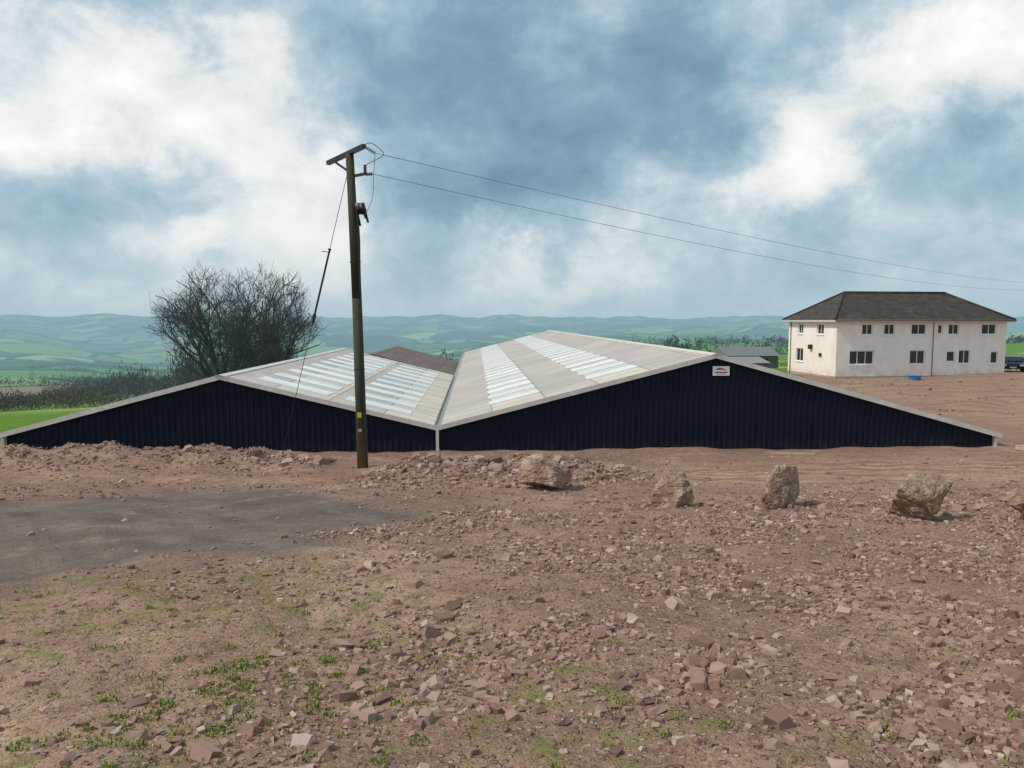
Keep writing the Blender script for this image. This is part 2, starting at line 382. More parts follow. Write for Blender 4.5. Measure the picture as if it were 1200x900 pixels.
# ------------------------------------------------------------------ grass tufts
def tufts():
    vs=[];fs=[]
    def tuft(x,y,n,h,sp):
        z=gz(x,y)
        for _ in range(n):
            a=random.uniform(0,6.28); rr=sp*random.random()**.6; bx=x+rr*math.cos(a); by=y+rr*math.sin(a)
            hh=h*random.uniform(.5,1.1); le=random.uniform(.2,.9)*hh; a2=random.uniform(0,6.28); w=.0035+.002*random.random()
            px,py=math.cos(a2+1.57)*w,math.sin(a2+1.57)*w; dx,dy=math.cos(a2)*le,math.sin(a2)*le
            o=len(vs)
            vs.extend([(bx-px,by-py,z-.005),(bx+px,by+py,z-.005),(bx+dx*.4+px*.8,by+dy*.4+py*.8,z+hh*.65),(bx+dx*.4-px*.8,by+dy*.4-py*.8,z+hh*.65),(bx+dx,by+dy,z+hh*.9)])
            fs.append((o,o+1,o+2,o+3)); fs.append((o+3,o+2,o+4))
    for cx,cy,n,sp in((-1.75,4.5,60,.45),(-1.5,3.9,46,.4),(-1.9,3.3,32,.5),(-2.6,5.6,26,.6),(-1.2,2.9,22,.4),(-2.0,2.7,44,.5),(-1.4,5.2,26,.5),(-.9,4.3,14,.4),(.0,2.9,18,.5),(.45,2.75,20,.2),(1.7,2.8,8,.3),(.5,3.6,12,.5),(-.3,5.0,12,.5),(3.3,5.2,6,.4),(-3.6,6.8,14,.5),(2.2,3.4,8,.3),(-.5,2.7,16,.3),(1.1,2.6,10,.2)):
        for _ in range(n):
            tuft(cx+random.gauss(0,sp),cy+random.gauss(0,sp*.7),random.randint(8,34),random.uniform(.014,.036),random.uniform(.03,.10))
    b=B(); b.v=vs; b.f=fs
    m=N('grass_blade'); g=m.n('ShaderNodeNewGeometry')
    c=m.ramp(g.outputs['Random Per Island'],[(0,(.11,.16,.03)),(.6,(.21,.29,.06)),(1,(.36,.34,.14))])
    b.obj('grass_tufts',m.done(m.diff(c)))
tufts()
# ------------------------------------------------------------------ livestock barn
AX=math.atan2(.0494,1)
BN=empty('farm_barn',(-2.53,25,0),AX)
ZB=-5.6
def gable_clad(prof,name,y=0):
    b=B(); s0,s1=prof[0][0],prof[-1][0]; ps=[p[0] for p in prof]; pz=[p[1] for p in prof]
    s=s0; k=0; pts=[]
    while s<s1-1e-6:
        e=min(s+(.13 if k%2 else .07),s1); off=0 if k%2 else -.035
        pts.append((s+.012,off,)); pts.append((e-.012,off)); s=e; k+=1
    vs=[];
    for q,off in pts:
        zt=float(np.interp(q,ps,pz))-.03
        vs+= [(q,y+off,ZB),(q,y+off,zt)]
    fs=[(2*i,2*i+2,2*i+3,2*i+1) for i in range(len(pts)-1)]
    b.add(vs,fs); return b.obj(name,M_clad,BN)
PR=[(0,-3.59),(9.5,-1.17),(19.6,-3.97)]; PL=[(-14.28,-3.72),(-7.16,-1.84),(0,-3.59)]
gable_clad([(0.08,-3.57),(9.5,-1.17),(19.5,-3.94)],'front_wall_wide_bay'); gable_clad([(-14.2,-3.70),(-7.16,-1.84),(-.08,-3.61)],'front_wall_narrow_bay')
def slab(b,p,q,y0,y1,t=.09,m=0):
    (a,za),(c,zc)=p,q
    b.add([(a,y0,za-t),(c,y0,zc-t),(c,y1,zc-t),(a,y1,za-t),(a,y0,za),(c,y0,zc),(c,y1,zc),(a,y1,za)],
          [(0,3,2,1),(4,5,6,7),(0,1,5,4),(1,2,6,5),(2,3,7,6),(3,0,4,7)],m)
b=B(); slab(b,(.12,-3.56),PR[1],-.12,58); slab(b,PR[1],(19.75,-4.01),-.12,58); b.obj('roof_wide_bay',M_roof,BN)
b=B(); slab(b,(-14.43,-3.76),PL[1],-.12,23.2); slab(b,PL[1],(-.12,-3.56),-.12,23.2); b.obj('roof_narrow_bay',M_roof,BN)
b=B(); b.box((-14.2,.06,ZB),(-14.1,23,-3.8)); b.box((-14.1,22.9,ZB),(-.1,23,-3.7)); b.box((19.4,.06,ZB),(19.5,58,-4.05)); b.box((.1,57.8,ZB),(19.4,57.9,-4.0))
b.add([(.1,57.8,-4.0),(19.4,57.8,-4.02),(9.5,57.8,-1.3)],[(0,1,2)]); b.add([(-14.1,22.9,-3.75),(-.1,22.9,-3.75),(-7.16,22.9,-1.95)],[(0,1,2)])
b.box((0.0,23.1,ZB),(.1,57.8,-3.7)); b.obj('side_walls',M_clad,BN)
b=B()
def barge(p,q,up=.035,dn=.13,y0=-.17,y1=-.122):
    (a,za),(c,zc)=p,q
    b.add([(a,y0,za-dn),(c,y0,zc-dn),(c,y1,zc-dn),(a,y1,za-dn),(a,y0,za+up),(c,y0,zc+up),(c,y1,zc+up),(a,y1,za+up)],
          [(0,3,2,1),(4,5,6,7),(0,1,5,4),(1,2,6,5),(2,3,7,6),(3,0,4,7)])
barge((.02,-3.585),PR[1]); barge((9.502,-1.17),(19.75,-4.01)); barge((-14.43,-3.76),(-7.162,-1.84)); barge(PL[1],(-.02,-3.585))
def cap_r(s,z,y0,y1,w=.18):
    slab(b,(s-w,z-w*.26+.035),(s,z+.045),y0,y1,.02); slab(b,(s,z+.045),(s+w,z-w*.26+.035),y0,y1,.02)
cap_r(9.5,-1.17,-.2,58.05); cap_r(-7.16,-1.84,-.2,23.25)
b.box((-.05,-.18,ZB),(.05,-.08,-3.66)) ; b.box((19.52,-.12,ZB),(19.62,-.0,-4.1)); b.box((-14.32,-.12,ZB),(-14.22,0,-3.85))
b.obj('trim_flashings',M_trim,BN)
b=B(); b.box((-.12,-.1,-3.72),(.12,58,-3.66)); b.obj('valley_gutter',simple('gutter_grey',(.28,.28,.27),.5),BN)
b=B()
def lights(s0,z0,s1,z1,bands,v0,v1):
    for f0,f1 in bands:
        v=v0
        while v<v1:
            a=s0+(s1-s0)*f0; za=z0+(z1-z0)*f0; c=s0+(s1-s0)*f1; zc=z0+(z1-z0)*f1
            if a<c: slab(b,(a,za+.022),(c,zc+.022),v,v+1.02,.018)
            else: slab(b,(c,zc+.022),(a,za+.022),v,v+1.02,.018)
            v+=2.1
lights(0,-3.59,9.5,-1.17,((.19,.385),(.575,.77)),2.1,56)
lights(9.5,-1.17,19.6,-3.97,((.23,.42),(.60,.8)),2.1,56)
lights(0,-3.59,-7.16,-1.84,((.14,.46),(.54,.88)),1.05,22)
lights(-7.16,-1.84,-14.28,-3.72,((.2,.42),(.55,.8)),2.1,22)
b.obj('rooflights',M_light,BN)
b=B(); b.box((0,-.03,0),(.58,0,.32),0)
SG=b.obj('barn_sign',[M_white],None)
SG.location=Matrix.Rotation(AX,4,'Z')@Vector((9.42,-.05,-1.90))+Vector((-2.53,25,0)); SG.rotation_euler=(0,0,AX)
b=B(); b.add([(.07,-.034,.19),(.20,-.034,.27),(.33,-.034,.25),(.50,-.034,.17),(.30,-.034,.20)],[(0,4,2,1),(4,3,2)],0)
b.add([(.06,-.034,.09),(.52,-.034,.09),(.52,-.034,.125),(.06,-.034,.125)],[(0,1,2,3)],1)
b.add([(.12,-.034,.045),(.46,-.034,.045),(.46,-.034,.06),(.12,-.034,.06)],[(0,1,2,3)],1)
b.obj('sign_mark',[simple('sign_red',(.35,.02,.03),.5),simple('sign_ink',(.05,.05,.12),.5)],SG)
b=B()
for k in range(5): b.box((0,k*.2,.1),(1.0,k*.2+.12,.13))
for k in range(3): b.box((k*.45,0,0),(k*.45+.1,.92,.098))
o=b.obj('timber_pallet',simple('raw_timber',(.5,.38,.24),.8)); o.location=(17.6,24.4,gz(17.6,24.4)); o.rotation_euler=(0,0,.3)
b=B(); b.box((0,0,0),(1.5,.1,.07)); b.box((.2,.13,0),(1.6,.24,.06))
o=b.obj('timber_planks',simple('raw_timber2',(.42,.32,.22),.8)); o.location=(8.4,24.2,gz(8.4,24.2)+.02); o.rotation_euler=(0,0,-.12)
# ------------------------------------------------------------------ older barn behind
OB=empty('old_barn',(-2.53,25,0),AX)
m=N('old_roof'); v=m.obj(); s=m.n('ShaderNodeSeparateXYZ'); m.l(v,s.inputs[0])
c=m.ramp(m.noise(v,.9,5),[(.3,(.085,.06,.05)),(.55,(.15,.11,.085)),(.75,(.22,.17,.13))])
fy=m.math('FRACT',m.math('DIVIDE',s.outputs[1],1.1)); fx=m.math('FRACT',m.math('DIVIDE',s.outputs[0],1.5))
c=m.mix(m.math('MULTIPLY',m.math('MAXIMUM',m.mr(fy,0,.1,1,0),m.mr(fx,0,.08,1,0)),.6),c,(.035,.03,.025))
M_old=m.done(m.bsdf(c,.75))
b=B(); slab(b,(-12.4,-4.2),(-6.3,-2.5),30,47.5); slab(b,(-6.3,-2.5),(-.2,-4.12),30,47.5); b.obj('roof',M_old,OB)
b=B(); b.box((-12.1,30.2,-6.5),(-.5,30.3,-4.3)); b.box((-12.1,46.2,-6.5),(-.5,46.3,-4.3)); b.box((-12.2,30.3,-6.5),(-12.1,46.2,-4.3)); b.box((-.5,30.3,-6.5),(-.4,46.2,-4.3))
for yy in(30.2,46.25): b.add([(-12.1,yy,-4.3),(-.5,yy,-4.3),(-6.3,yy,-2.7)],[(0,1,2)])
b.obj('walls',simple('old_block',(.25,.23,.21),.9),OB)
# ------------------------------------------------------------------ house
def render_mat():
    m=N('house_render'); v=m.obj(); s=m.n('ShaderNodeSeparateXYZ'); m.l(v,s.inputs[0])
    mp=m.n('ShaderNodeMapping'); m.l(v,mp.inputs[0]); mp.inputs['Scale'].default_value=(1.2,1.2,.5)
    c=m.mix(m.mr(m.noise(mp.outputs[0],1,5),.35,.75),(.87,.81,.75),(.79,.71,.64))
    st=m.mr(s.outputs[2],-4.0,-5.0)
    c=m.mix(m.math('MULTIPLY',st,m.mr(m.noise(v,1.1,4),.35,.65)),c,(.60,.50,.42))
    return m.done(m.bsdf(c,.9,0,None,.15))
M_rend=render_mat()
def tile_mat():
    m=N('roof_tiles'); v=m.obj(); s=m.n('ShaderNodeSeparateXYZ'); m.l(v,s.inputs[0])
    c=m.ramp(m.noise(v,1.6,6,.7),[(.3,(.040,.036,.035)),(.55,(.075,.065,.058)),(.8,(.13,.11,.095))])
    fz=m.math('FRACT',m.math('DIVIDE',s.outputs[2],.16)); c=m.mix(m.mr(fz,0,.3,.7,0),c,(.018,.017,.017))
    fx=m.math('FRACT',m.math('MULTIPLY',m.math('ADD',s.outputs[0],s.outputs[1]),3.1)); c=m.mix(m.mr(fx,0,.2,.35,0),c,(.02,.018,.018))
    return m.done(m.bsdf(c,.8,0,m.bump(m.math('ADD',fz,m.math('MULTIPLY',fx,.4)),.8,.05),.2))
M_tile=tile_mat()
M_glass=N('window_glass'); M_glass=M_glass.done(M_glass.bsdf((.02,.025,.03),.08,0,None,.9))
TH=math.radians(8); HW,HD=16.0,8.0
H=empty('white_house',(27.5,63,0),TH)
b=B()
fw=[(2.3,3.3,-1.26,-.34),(4.35,5.35,-1.26,-.34),(6.9,8.3,-1.26,-.34),(9.4,9.85,-1.2,-.4),(10.4,11.4,-1.26,-.34),(13.6,15.0,-1.26,-.34),
    (1.25,3.5,-3.8,-2.6),(6.85,8.3,-3.8,-2.6),(10.35,11.15,-4.85,-2.7),(11.5,12.6,-3.8,-2.6),(14.6,15.3,-3.8,-2.75)]
sw=[(2.0,3.1,-1.26,-.34),(5.4,6.3,-1.26,-.34),(5.3,6.6,-3.8,-2.6)]
def wall(b,W,z0,z1,ops,fn,th=.25,m=0):
    xs=sorted({0,W}|{o[0] for o in ops}|{o[1] for o in ops}); zs=sorted({z0,z1}|{o[2] for o in ops}|{o[3] for o in ops})
    for i in range(len(xs)-1):
        for j in range(len(zs)-1):
            cx=(xs[i]+xs[i+1])/2; cz=(zs[j]+zs[j+1])/2
            if any(o[0]<cx<o[1] and o[2]<cz<o[3] for o in ops): continue
            b.add([fn(xs[i],0,zs[j]),fn(xs[i+1],0,zs[j]),fn(xs[i+1],0,zs[j+1]),fn(xs[i],0,zs[j+1])],[(0,1,2,3)],m)
    for o in ops:
        P=[(o[0],o[2]),(o[1],o[2]),(o[1],o[3]),(o[0],o[3])]
        for k in range(4):
            p,q=P[k],P[(k+1)%4]; b.add([fn(p[0],0,p[1]),fn(q[0],0,q[1]),fn(q[0],th,q[1]),fn(p[0],th,p[1])],[(0,1,2,3)],m)
front=lambda u,d,z:(u,d,z)
side=lambda u,d,z:(d,HD-u,z)
wall(b,HW,-6.2,0,fw,front)
sw2=[(HD-o[1],HD-o[0],o[2],o[3]) for o in sw]
wall(b,HD,-6.2,0,sw2,side)
b.add([(HW,0,-6.2),(HW,HD,-6.2),(HW,HD,0),(HW,0,0)],[(0,1,2,3)]); b.add([(0,HD,-6.2),(HW,HD,-6.2),(HW,HD,0),(0,HD,0)],[(3,2,1,0)])
b.obj('walls',M_rend,H)
fr=B(); gl=B()
def window(fn,o,mull=1,door=False):
    u0,u1,z0,z1=o; t=.07; d0,d1=.08,.15
    def bx(a,b2,c,d,e0=d0,e1=d1):
        p=[fn(a,e0,c),fn(b2,e0,c),fn(b2,e1,c),fn(a,e1,c),fn(a,e0,d),fn(b2,e0,d),fn(b2,e1,d),fn(a,e1,d)]
        fr.add(p,[(0,3,2,1),(4,5,6,7),(0,1,5,4),(1,2,6,5),(2,3,7,6),(3,0,4,7)])
    bx(u0,u1,z0,z0+t); bx(u0,u1,z1-t,z1); bx(u0,u0+t,z0+t,z1-t); bx(u1-t,u1,z0+t,z1-t)
    for k in range(mull):
        c=u0+(u1-u0)*(k+1)/(mull+1); bx(c-.025,c+.025,z0+t,z1-t)
    if door: bx(u0+t,u1-t,z0+t,z0+1.3)
    gl.add([fn(u0,.12,z0),fn(u1,.12,z0),fn(u1,.12,z1),fn(u0,.12,z1)],[(0,1,2,3)])
    if not door: bx(u0-.08,u1+.08,z0-.08,z0-.005,-.07,.07)
for k,o in enumerate(fw): window(front,o,0 if k in(3,8,10) else (2 if k==6 else 1),k==8)
for o in sw2: window(side,o,1)
fr.obj('window_frames',M_white,H); gl.obj('window_glass',M_glass,H)
b=B(); e=.45; zr=2.45; ins=3.0; ze=.0
P=[(-e,-e,ze),(HW+e,-e,ze),(HW+e,HD+e,ze),(-e,HD+e,ze),(ins,HD/2,zr),(HW-ins,HD/2,zr)]
b.add(P,[(0,1,5,4),(2,3,4,5),(3,0,4),(1,2,5)]); b.add([(x,y,z-.02) for x,y,z in P[:4]],[(3,2,1,0)]); b.obj('hipped_roof',M_tile,H)
b=B()
b.tube((ins,HD/2,zr+.02),(HW-ins,HD/2,zr+.02),.12,.12,8)
for p,q in((0,4),(3,4),(1,5),(2,5)): b.tube(Vector(P[p])+Vector((0,0,.03)),Vector(P[q])+Vector((0,0,.03)),.09,.09,6)
b.obj('ridge_tiles',M_tile,H,True)
b=B()
b.box((-e-.02,-e-.03,-.17),(HW+e+.02,-e+.0,-.005)); b.box((-e-.02,-e+.001,-.17),(-e+.01,HD+e,-.005)); b.box((HW+e-.01,-e+.001,-.17),(HW+e+.02,HD+e,-.005)); b.box((-e,-e,-.19),(HW+e,HD+e,-.172))
b.obj('fascia_soffit',simple('fascia_grey',(.5,.48,.45),.6),H)
b=B(); b.tube((-e,-e-.08,-.03),(HW+e,-e-.08,-.03),.05,.05,8); b.tube((8.95,-.07,-5.2),(8.95,-.07,-.2),.03,.03,8); b.tube((-.07,7.5,-5.2),(-.07,7.5,-.2),.035,.035,8)
b.obj('gutters_downpipes',simple('gutter_dark',(.12,.11,.10),.5),H,True)
b=B(); b.box((-.03,-.05,-6.2),(HW+.03,-.003,-4.80)); b.box((-.05,-.003,-6.2),(-.003,HD,-4.80)); b.obj('plinth',simple('plinth_grey',(.36,.32,.28),.9,var=.3,scale=1),H)
b=B(); b.box((-.25,3.7,-2.6),(-.004,4.1,-2.2)); b.box((-.12,2.2,-3.2),(-.004,2.5,-2.9));b.obj('flue_boxes',M_dark,H)
b=B(); b.box((9.8,-1.1,-6.0),(11.8,-.06,-4.88)); b.obj('door_step',simple('concrete',(.45,.43,.4),.9),H)
b=B(); b.tube((33.2,61.0,gz(33.2,61)),(33.2,61.0,gz(33.2,61)+.32),.42,.5,16); b.tube((33.2,61,gz(33.2,61)+.32),(33.2,61,gz(33.2,61)+.36),.54,.54,16); b.obj('blue_tub',simple('blue_plastic',(.04,.18,.42),.5))
SH=empty('grey_shed',(25.0,86,0),.05)
b=B(); b.box((0,0,-7),(6.0,6,-4.2)); b.obj('walls',simple('shed_wall',(.12,.12,.12),.8),SH)
b=B(); b.add([(-.2,-.2,-4.15),(6.2,-.2,-4.15),(6.2,3,-3.2),(-.2,3,-3.2),(-.2,6.2,-4.15),(6.2,6.2,-4.15)],[(0,1,2,3),(3,2,5,4),(0,3,4),(1,5,2)]); b.obj('roof',simple('shed_roof',(.15,.16,.17),.6),SH)
b=B(); b.box((.8,-.03,-6),(2.4,-.003,-4.4)); b.box((3.6,-.03,-5.0),(4.8,-.003,-4.5)); b.obj('doors',M_dark,SH)
SH2=empty('feed_store',(22.5,75,0),.05)
b=B(); b.box((0,0,-6.5),(3.6,3,-4.4)); b.obj('walls',simple('shed_wall2',(.16,.15,.15),.8),SH2)
b=B(); b.add([(-.15,-.15,-4.35),(3.75,-.15,-4.35),(3.75,3.15,-3.85),(-.15,3.15,-3.85)],[(0,1,2,3)]); b.box((-.15,3.1,-4.35),(3.75,3.15,-3.86)); b.obj('roof',simple('shed_roof2',(.22,.22,.22),.6),SH2)
# ------------------------------------------------------------------ car by the house
def car(x,y,rot):
    C=empty('parked_car',(x,y,gz(x,y)),rot)
    prof=[(-2.1,.32),(-2.15,.62),(-2.0,.82),(-1.15,.95),(-.55,1.38),(.35,1.47),(1.35,1.42),(1.95,.98),(2.12,.85),(2.12,.35)]
    b=B(); n=len(prof); W=.88
    vs=[]
    for sx in(-1,1):
        for (py,pz) in prof:
            w=W if pz<1.0 else W-.2*(pz-1.0)/.45
            vs.append((sx*w,py,pz))
    fs=[tuple(range(n-1,-1,-1)),tuple(range(n,2*n))]+[(i,(i+1)%n,n+(i+1)%n,n+i) for i in range(n)]
    b.add(vs,fs); o=b.obj('body',simple('car_paint',(.018,.022,.035),.25,.3),C)
    bv=o.modifiers.new('bev','BEVEL'); bv.width=.05; bv.segments=2
    b=B(); b.add([(-.72,-1.13,1.01),(.72,-1.13,1.01),(.64,-.65,1.38),(-.64,-.65,1.38)],[(0,1,2,3)])
    for sx in(-1,1): b.add([(sx*.895,-.9,1.0),(sx*.895,1.5,1.0),(sx*.80,1.15,1.36),(sx*.80,-.5,1.36)],[(0,1,2,3)])
    b.obj('windows',M_glass,C)
    b=B()
    for sx in(-1,1):
        for yy in(-1.35,1.35): b.tube((sx*.68,yy,.32),(sx*.90,yy,.32),.32,.32,18)
    b.obj('wheels',simple('tyre',(.015,.015,.015),.9),C)
    b=B(); b.box((-.8,-2.18,.6),(-.5,-2.1,.74)); b.box((.5,-2.18,.6),(.8,-2.1,.74)); b.box((-.26,-2.19,.42),(.26,-2.15,.52)); b.obj('headlamps_plate',M_white,C)
car(46.0,68.2,-.55)
# ------------------------------------------------------------------ utility pole
m=N('pole_wood'); v=m.obj(); mp=m.n('ShaderNodeMapping'); m.l(v,mp.inputs[0]); mp.inputs['Scale'].default_value=(14,14,.6)
s=m.n('ShaderNodeSeparateXYZ'); m.l(v,s.inputs[0])
nz=m.noise(mp.outputs[0],1,6)
c=m.mix(nz,(.030,.034,.026),(.080,.080,.052)); c=m.mix(m.mr(s.outputs[2],-2.6,-4.2,0,.5),c,(.24,.20,.08))
M_pole=m.done(m.bsdf(c,.85,0,m.bump(nz,.5,.03),.2))
M_ins=simple('brown_insulator',(.07,.035,.025),.25); M_cer=simple('pale_insulator',(.45,.46,.45),.25); M_galv=simple('galvanised',(.20,.23,.25),.5,.3)
M_blk=simple('black_plastic',(.012,.012,.014),.5)
UP=empty('utility_pole',(0,0,0))
zb=gz(-4.27,21)
b=B(); b.tube((-4.27,21,zb-.4),(-4.36,21,.6),.160,.138,16); b.tube((-4.36,21,.6),(-4.49,21,4.62),.138,.112,16); b.obj('pole',M_pole,UP,True)
b=B()
def beam(b,p,q,w,h):
    p=Vector(p);q=Vector(q); d=(q-p).normalized(); sd=d.cross(Vector((0,0,1))).normalized()*w/2; u=sd.cross(d).normalized()*h/2
    vs=[p-sd-u,p+sd-u,p+sd+u,p-sd+u,q-sd-u,q+sd-u,q+sd+u,q-sd+u]
    b.add(vs,[(0,1,2,3),(7,6,5,4),(0,4,5,1),(1,5,6,2),(2,6,7,3),(3,7,4,0)])
beam(b,(-5.30,21.85,4.50),(-3.98,20.45,4.66),.12,.11)
beam(b,(-5.0,21.5,4.45),(-4.52,21.1,4.1),.05,.05)
beam(b,(-4.5,20.98,3.95),(-4.02,20.9,4.02),.07,.07)
b.obj('crossarm',M_dark,UP)
def insul(b,p,q,r=.06,n=5):
    p=Vector(p);q=Vector(q)
    for k in range(n):
        a=p.lerp(q,(k+.1)/n); c=p.lerp(q,(k+.55)/n); d=p.lerp(q,(k+1.)/n)
        b.tube(a,c,r*.45,r,10); b.tube(c,d,r,r*.45,10)
b=B(); insul(b,(-4.0,20.55,4.68),(-3.72,20.65,4.52)); b.obj('strain_insulators',M_cer,UP,True)
b=B(); insul(b,(-4.05,20.9,4.04),(-4.05,20.9,4.26),.06,4); insul(b,(-4.03,20.9,4.0),(-3.86,20.95,4.02),.055,3)
b.obj('pin_insulators',M_ins,UP,True)
b=B()
b.box((-4.34,20.84,2.92),(-4.10,20.98,3.22)); b.tube((-4.16,20.88,3.2),(-4.02,20.86,2.80),.085,.04,10); b.tube((-4.2,20.9,3.15),(-4.06,20.8,3.0),.10,.06,10)
b.tube((-4.02,20.86,2.82),(-3.98,20.86,2.68),.04,.025,8); b.tube((-4.30,20.9,2.95),(-4.20,20.86,2.6),.05,.03,8)
b.obj('cable_termination',M_blk,UP,True)
def curve(name,pts,r,mat,parent):
    cu=bpy.data.curves.new(name,'CURVE'); cu.dimensions='3D'; cu.bevel_depth=r; cu.bevel_resolution=1
    sp=cu.splines.new('NURBS' if len(pts)<9 else 'POLY'); sp.points.add(len(pts)-1)
    for i,p in enumerate(pts): sp.points[i].co=(*p,1)
    if sp.type=='NURBS': sp.use_endpoint_u=True; sp.order_u=3
    cu.materials.append(mat); o=bpy.data.objects.new(name,cu); return link(o,parent)
curve('jumper_upper',[(-4.02,20.5,4.68),(-3.85,20.5,4.80),(-3.62,20.6,4.66),(-3.45,20.65,4.50),(-3.6,20.7,4.40),(-4.02,20.85,4.25)],.009,M_dark,UP)
curve('jumper_lower',[(-3.72,20.65,4.5),(-3.8,20.8,4.1),(-3.82,20.85,3.4),(-4.0,20.85,3.0),(-4.1,20.86,2.8)],.007,M_dark,UP)
curve('down_cable',[(-4.30,20.84,3.0),(-4.22,20.82,2.5),(-4.24,20.83,1.4),(-4.20,20.82,0),(-4.18,20.81,-2),(-4.12,20.80,-4.2)],.028,M_blk,UP)
b=B()
for z,x in((1.6,-4.385),(-1.4,-4.325)): b.tube((x,21,z),(x-.001,21,z+.03),.155,.155,16)
b.obj('cable_straps',M_dark,UP)
b=B(); b.box((-4.37,20.80,-2.75),(-4.25,20.82,-2.60),0); b.box((-4.355,20.795,-3.16),(-4.255,20.815,-3.07),1)
b.obj('warning_plates',[simple('warning_yellow',(.55,.38,.05),.5),simple('plate_grey',(.3,.3,.28),.6)],UP)
T=Vector((-4.55,21,4.1)); G=Vector((-6.95,22.0,gz(-6.95,22.0)-.1))
L=lambda t:T.lerp(G,t)
b=B(); b.tube(T,G,.010,.010,6); b.tube(L(.25),L(.255),.05,.05,8); b.tube(L(.25),L(.47),.030,.030,8); b.tube(L(.47),L(.50),.05,.045,8); b.tube(L(.485),L(.485)+Vector((-.18,0,.16)),.012,.012,6); b.tube(L(.262),L(.262)+Vector((-.2,0,.03)),.012,.012,6); b.tube(L(.96),G,.02,.02,8)
b.obj('stay_wire',M_dark,UP)
UP2=empty('utility_pole',(75,100,gz(75,100)))
b=B(); b.tube((0,0,-.5),(0,0,4.9-gz(75,100)),.17,.12,12); b.obj('pole',M_pole,UP2,True)
b=B(); beam(b,(-.7,.7,4.7-gz(75,100)),(.7,-.7,4.7-gz(75,100)),.12,.12); b.obj('crossarm',M_dark,UP2)
PW=empty('power_line')
def wire(name,a,c,sag):
    a=Vector(a);c=Vector(c); pts=[]
    for k in range(33):
        t=k/32; p=a.lerp(c,t); p.z-=4*sag*t*(1-t); pts.append(p)
    curve(name,pts,.0085,M_galv,PW)
wire('conductor_upper',(-3.72,20.65,4.52),(75.5,99.3,4.7),1.05)
wire('conductor_lower',(-3.86,20.95,4.02),(74.5,100.5,4.3),1.35)
# ------------------------------------------------------------------ bare trees
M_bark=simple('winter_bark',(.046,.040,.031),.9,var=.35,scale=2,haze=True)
def tree(x,y,zc,rx,rz,seed,lean=0,limbs=8,trunk=1.6,levels=6,den=.85):
    """limbs are steered to fill an uneven dome (centre height zc, half-width rx, half-height rz)"""
    R=random.Random(seed); b=B(); z=gz(x,y)-.3
    cen=Vector((x+lean,y,zc))
    def inside(p,sl):
        q=p-cen; a=math.atan2(q.z,q.x); k=sl+.09*math.sin(3*a+seed)+.08*math.sin(7*a+2*seed)+.05*math.sin(13*a)
        return (q.x/rx)**2+(q.y/rx)**2+(q.z/rz)**2 < k*k
    def grow(p,d,l,r,lv,sl):
        nseg=3; sides=7 if lv==0 else (5 if lv<3 else 3); q=p.copy()
        for k in range(nseg):
            j=.13 if lv<2 else .20
            d2=(d+Vector((R.gauss(0,j),R.gauss(0,j),R.gauss(.05,j*.8)))).normalized()
            e=q+d2*(l/nseg)
            if lv>=2 and not inside(e,sl+.18): return
            if lv>=3 and not inside(e,sl) and R.random()<.6: return
            ra=r*(1-.35*k/nseg); rb=r*(1-.35*(k+1)/nseg)
            b.tube(q,e,max(ra,.010),max(rb,.007),sides,cap=False)
            if 1<=lv<levels and R.random()<den:
                sd=(d2+Vector((R.gauss(0,.6),R.gauss(0,.6),R.gauss(.12,.4)))).normalized()
                grow(e,sd,l*R.uniform(.5,.75),rb*.52,lv+1,sl)
            q=e; d=d2
        if lv<levels:
            for _ in range(2):
                sd=(d+Vector((R.gauss(0,.46),R.gauss(0,.46),R.gauss(.05,.3)))).normalized()
                grow(q,sd,l*R.uniform(.66,.86),r*.6,lv+1,sl)
    top=Vector((x+lean*.2,y,z+trunk))
    b.tube((x,y,z),top,.42,.34,10,cap=False)
    for k in range(limbs):
        a=2*math.pi*(k+R.random()*.5)/limbs; out=rx*R.uniform(.35,.95)
        tgt=Vector((cen.x+math.cos(a)*out,cen.y+math.sin(a)*out,cen.z+rz*R.uniform(-.1,.5)))
        dv=(tgt-top)
        grow(top-Vector((0,0,R.uniform(0,.6))),dv.normalized(),dv.length*R.uniform(.5,.60),.17*R.uniform(.7,1.15),1,R.uniform(.88,1.05))
    return b.obj('bare_tree',M_bark)
tree(-19.9,60,-.8,4.6,5.0,4,limbs=10,den=.70)
tree(-23.6,61.5,-.8,4.8,4.8,17,lean=-1.5,limbs=9,den=.60)
# ------------------------------------------------------------------ woods / hedges (masses)
def mass(name,items,col,size,seed=1,elong=1.8):
    r=np.random.default_rng(seed); VV=[]
    for (x,y,rx,ry,h,n) in items:
        u=r.normal(size=(n,3)); u/=np.linalg.norm(u,axis=1)[:,None]; rad_=r.random(n)**.4
        lump=1+.3*np.sin(u[:,0]*5+x)+.25*np.sin(u[:,2]*7+y)
        c=u*(rad_*lump)[:,None]*np.array([rx,ry,h*.5]); c[:,2]+=h*.5
        c[:,0]+=x; c[:,1]+=y; c[:,2]+=gz(x,y)
        a=r.normal(size=(n,3)); a[:,2]=np.abs(a[:,2])*elong; a/=np.linalg.norm(a,axis=1)[:,None]
        t=r.normal(size=(n,3)); t-=a*(t*a).sum(1)[:,None]; t/=np.linalg.norm(t,axis=1)[:,None]
        s=size*h*r.uniform(.5,1.3,n)[:,None]
        VV.append(np.stack([c-t*s*.5,c+t*s*.5,c+a*s*elong],1).reshape(-1,3))
    V=np.concatenate(VV); F=np.arange(len(V)).reshape(-1,3)
    m=N(name+'_mat'); g=m.n('ShaderNodeNewGeometry')
    cc=m.ramp(g.outputs['Random Per Island'],[(0,[q*.5 for q in col]),(.6,col),(1,[q*1.7 for q in col])])
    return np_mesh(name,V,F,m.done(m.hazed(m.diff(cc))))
R=random.Random(5)
it=[]
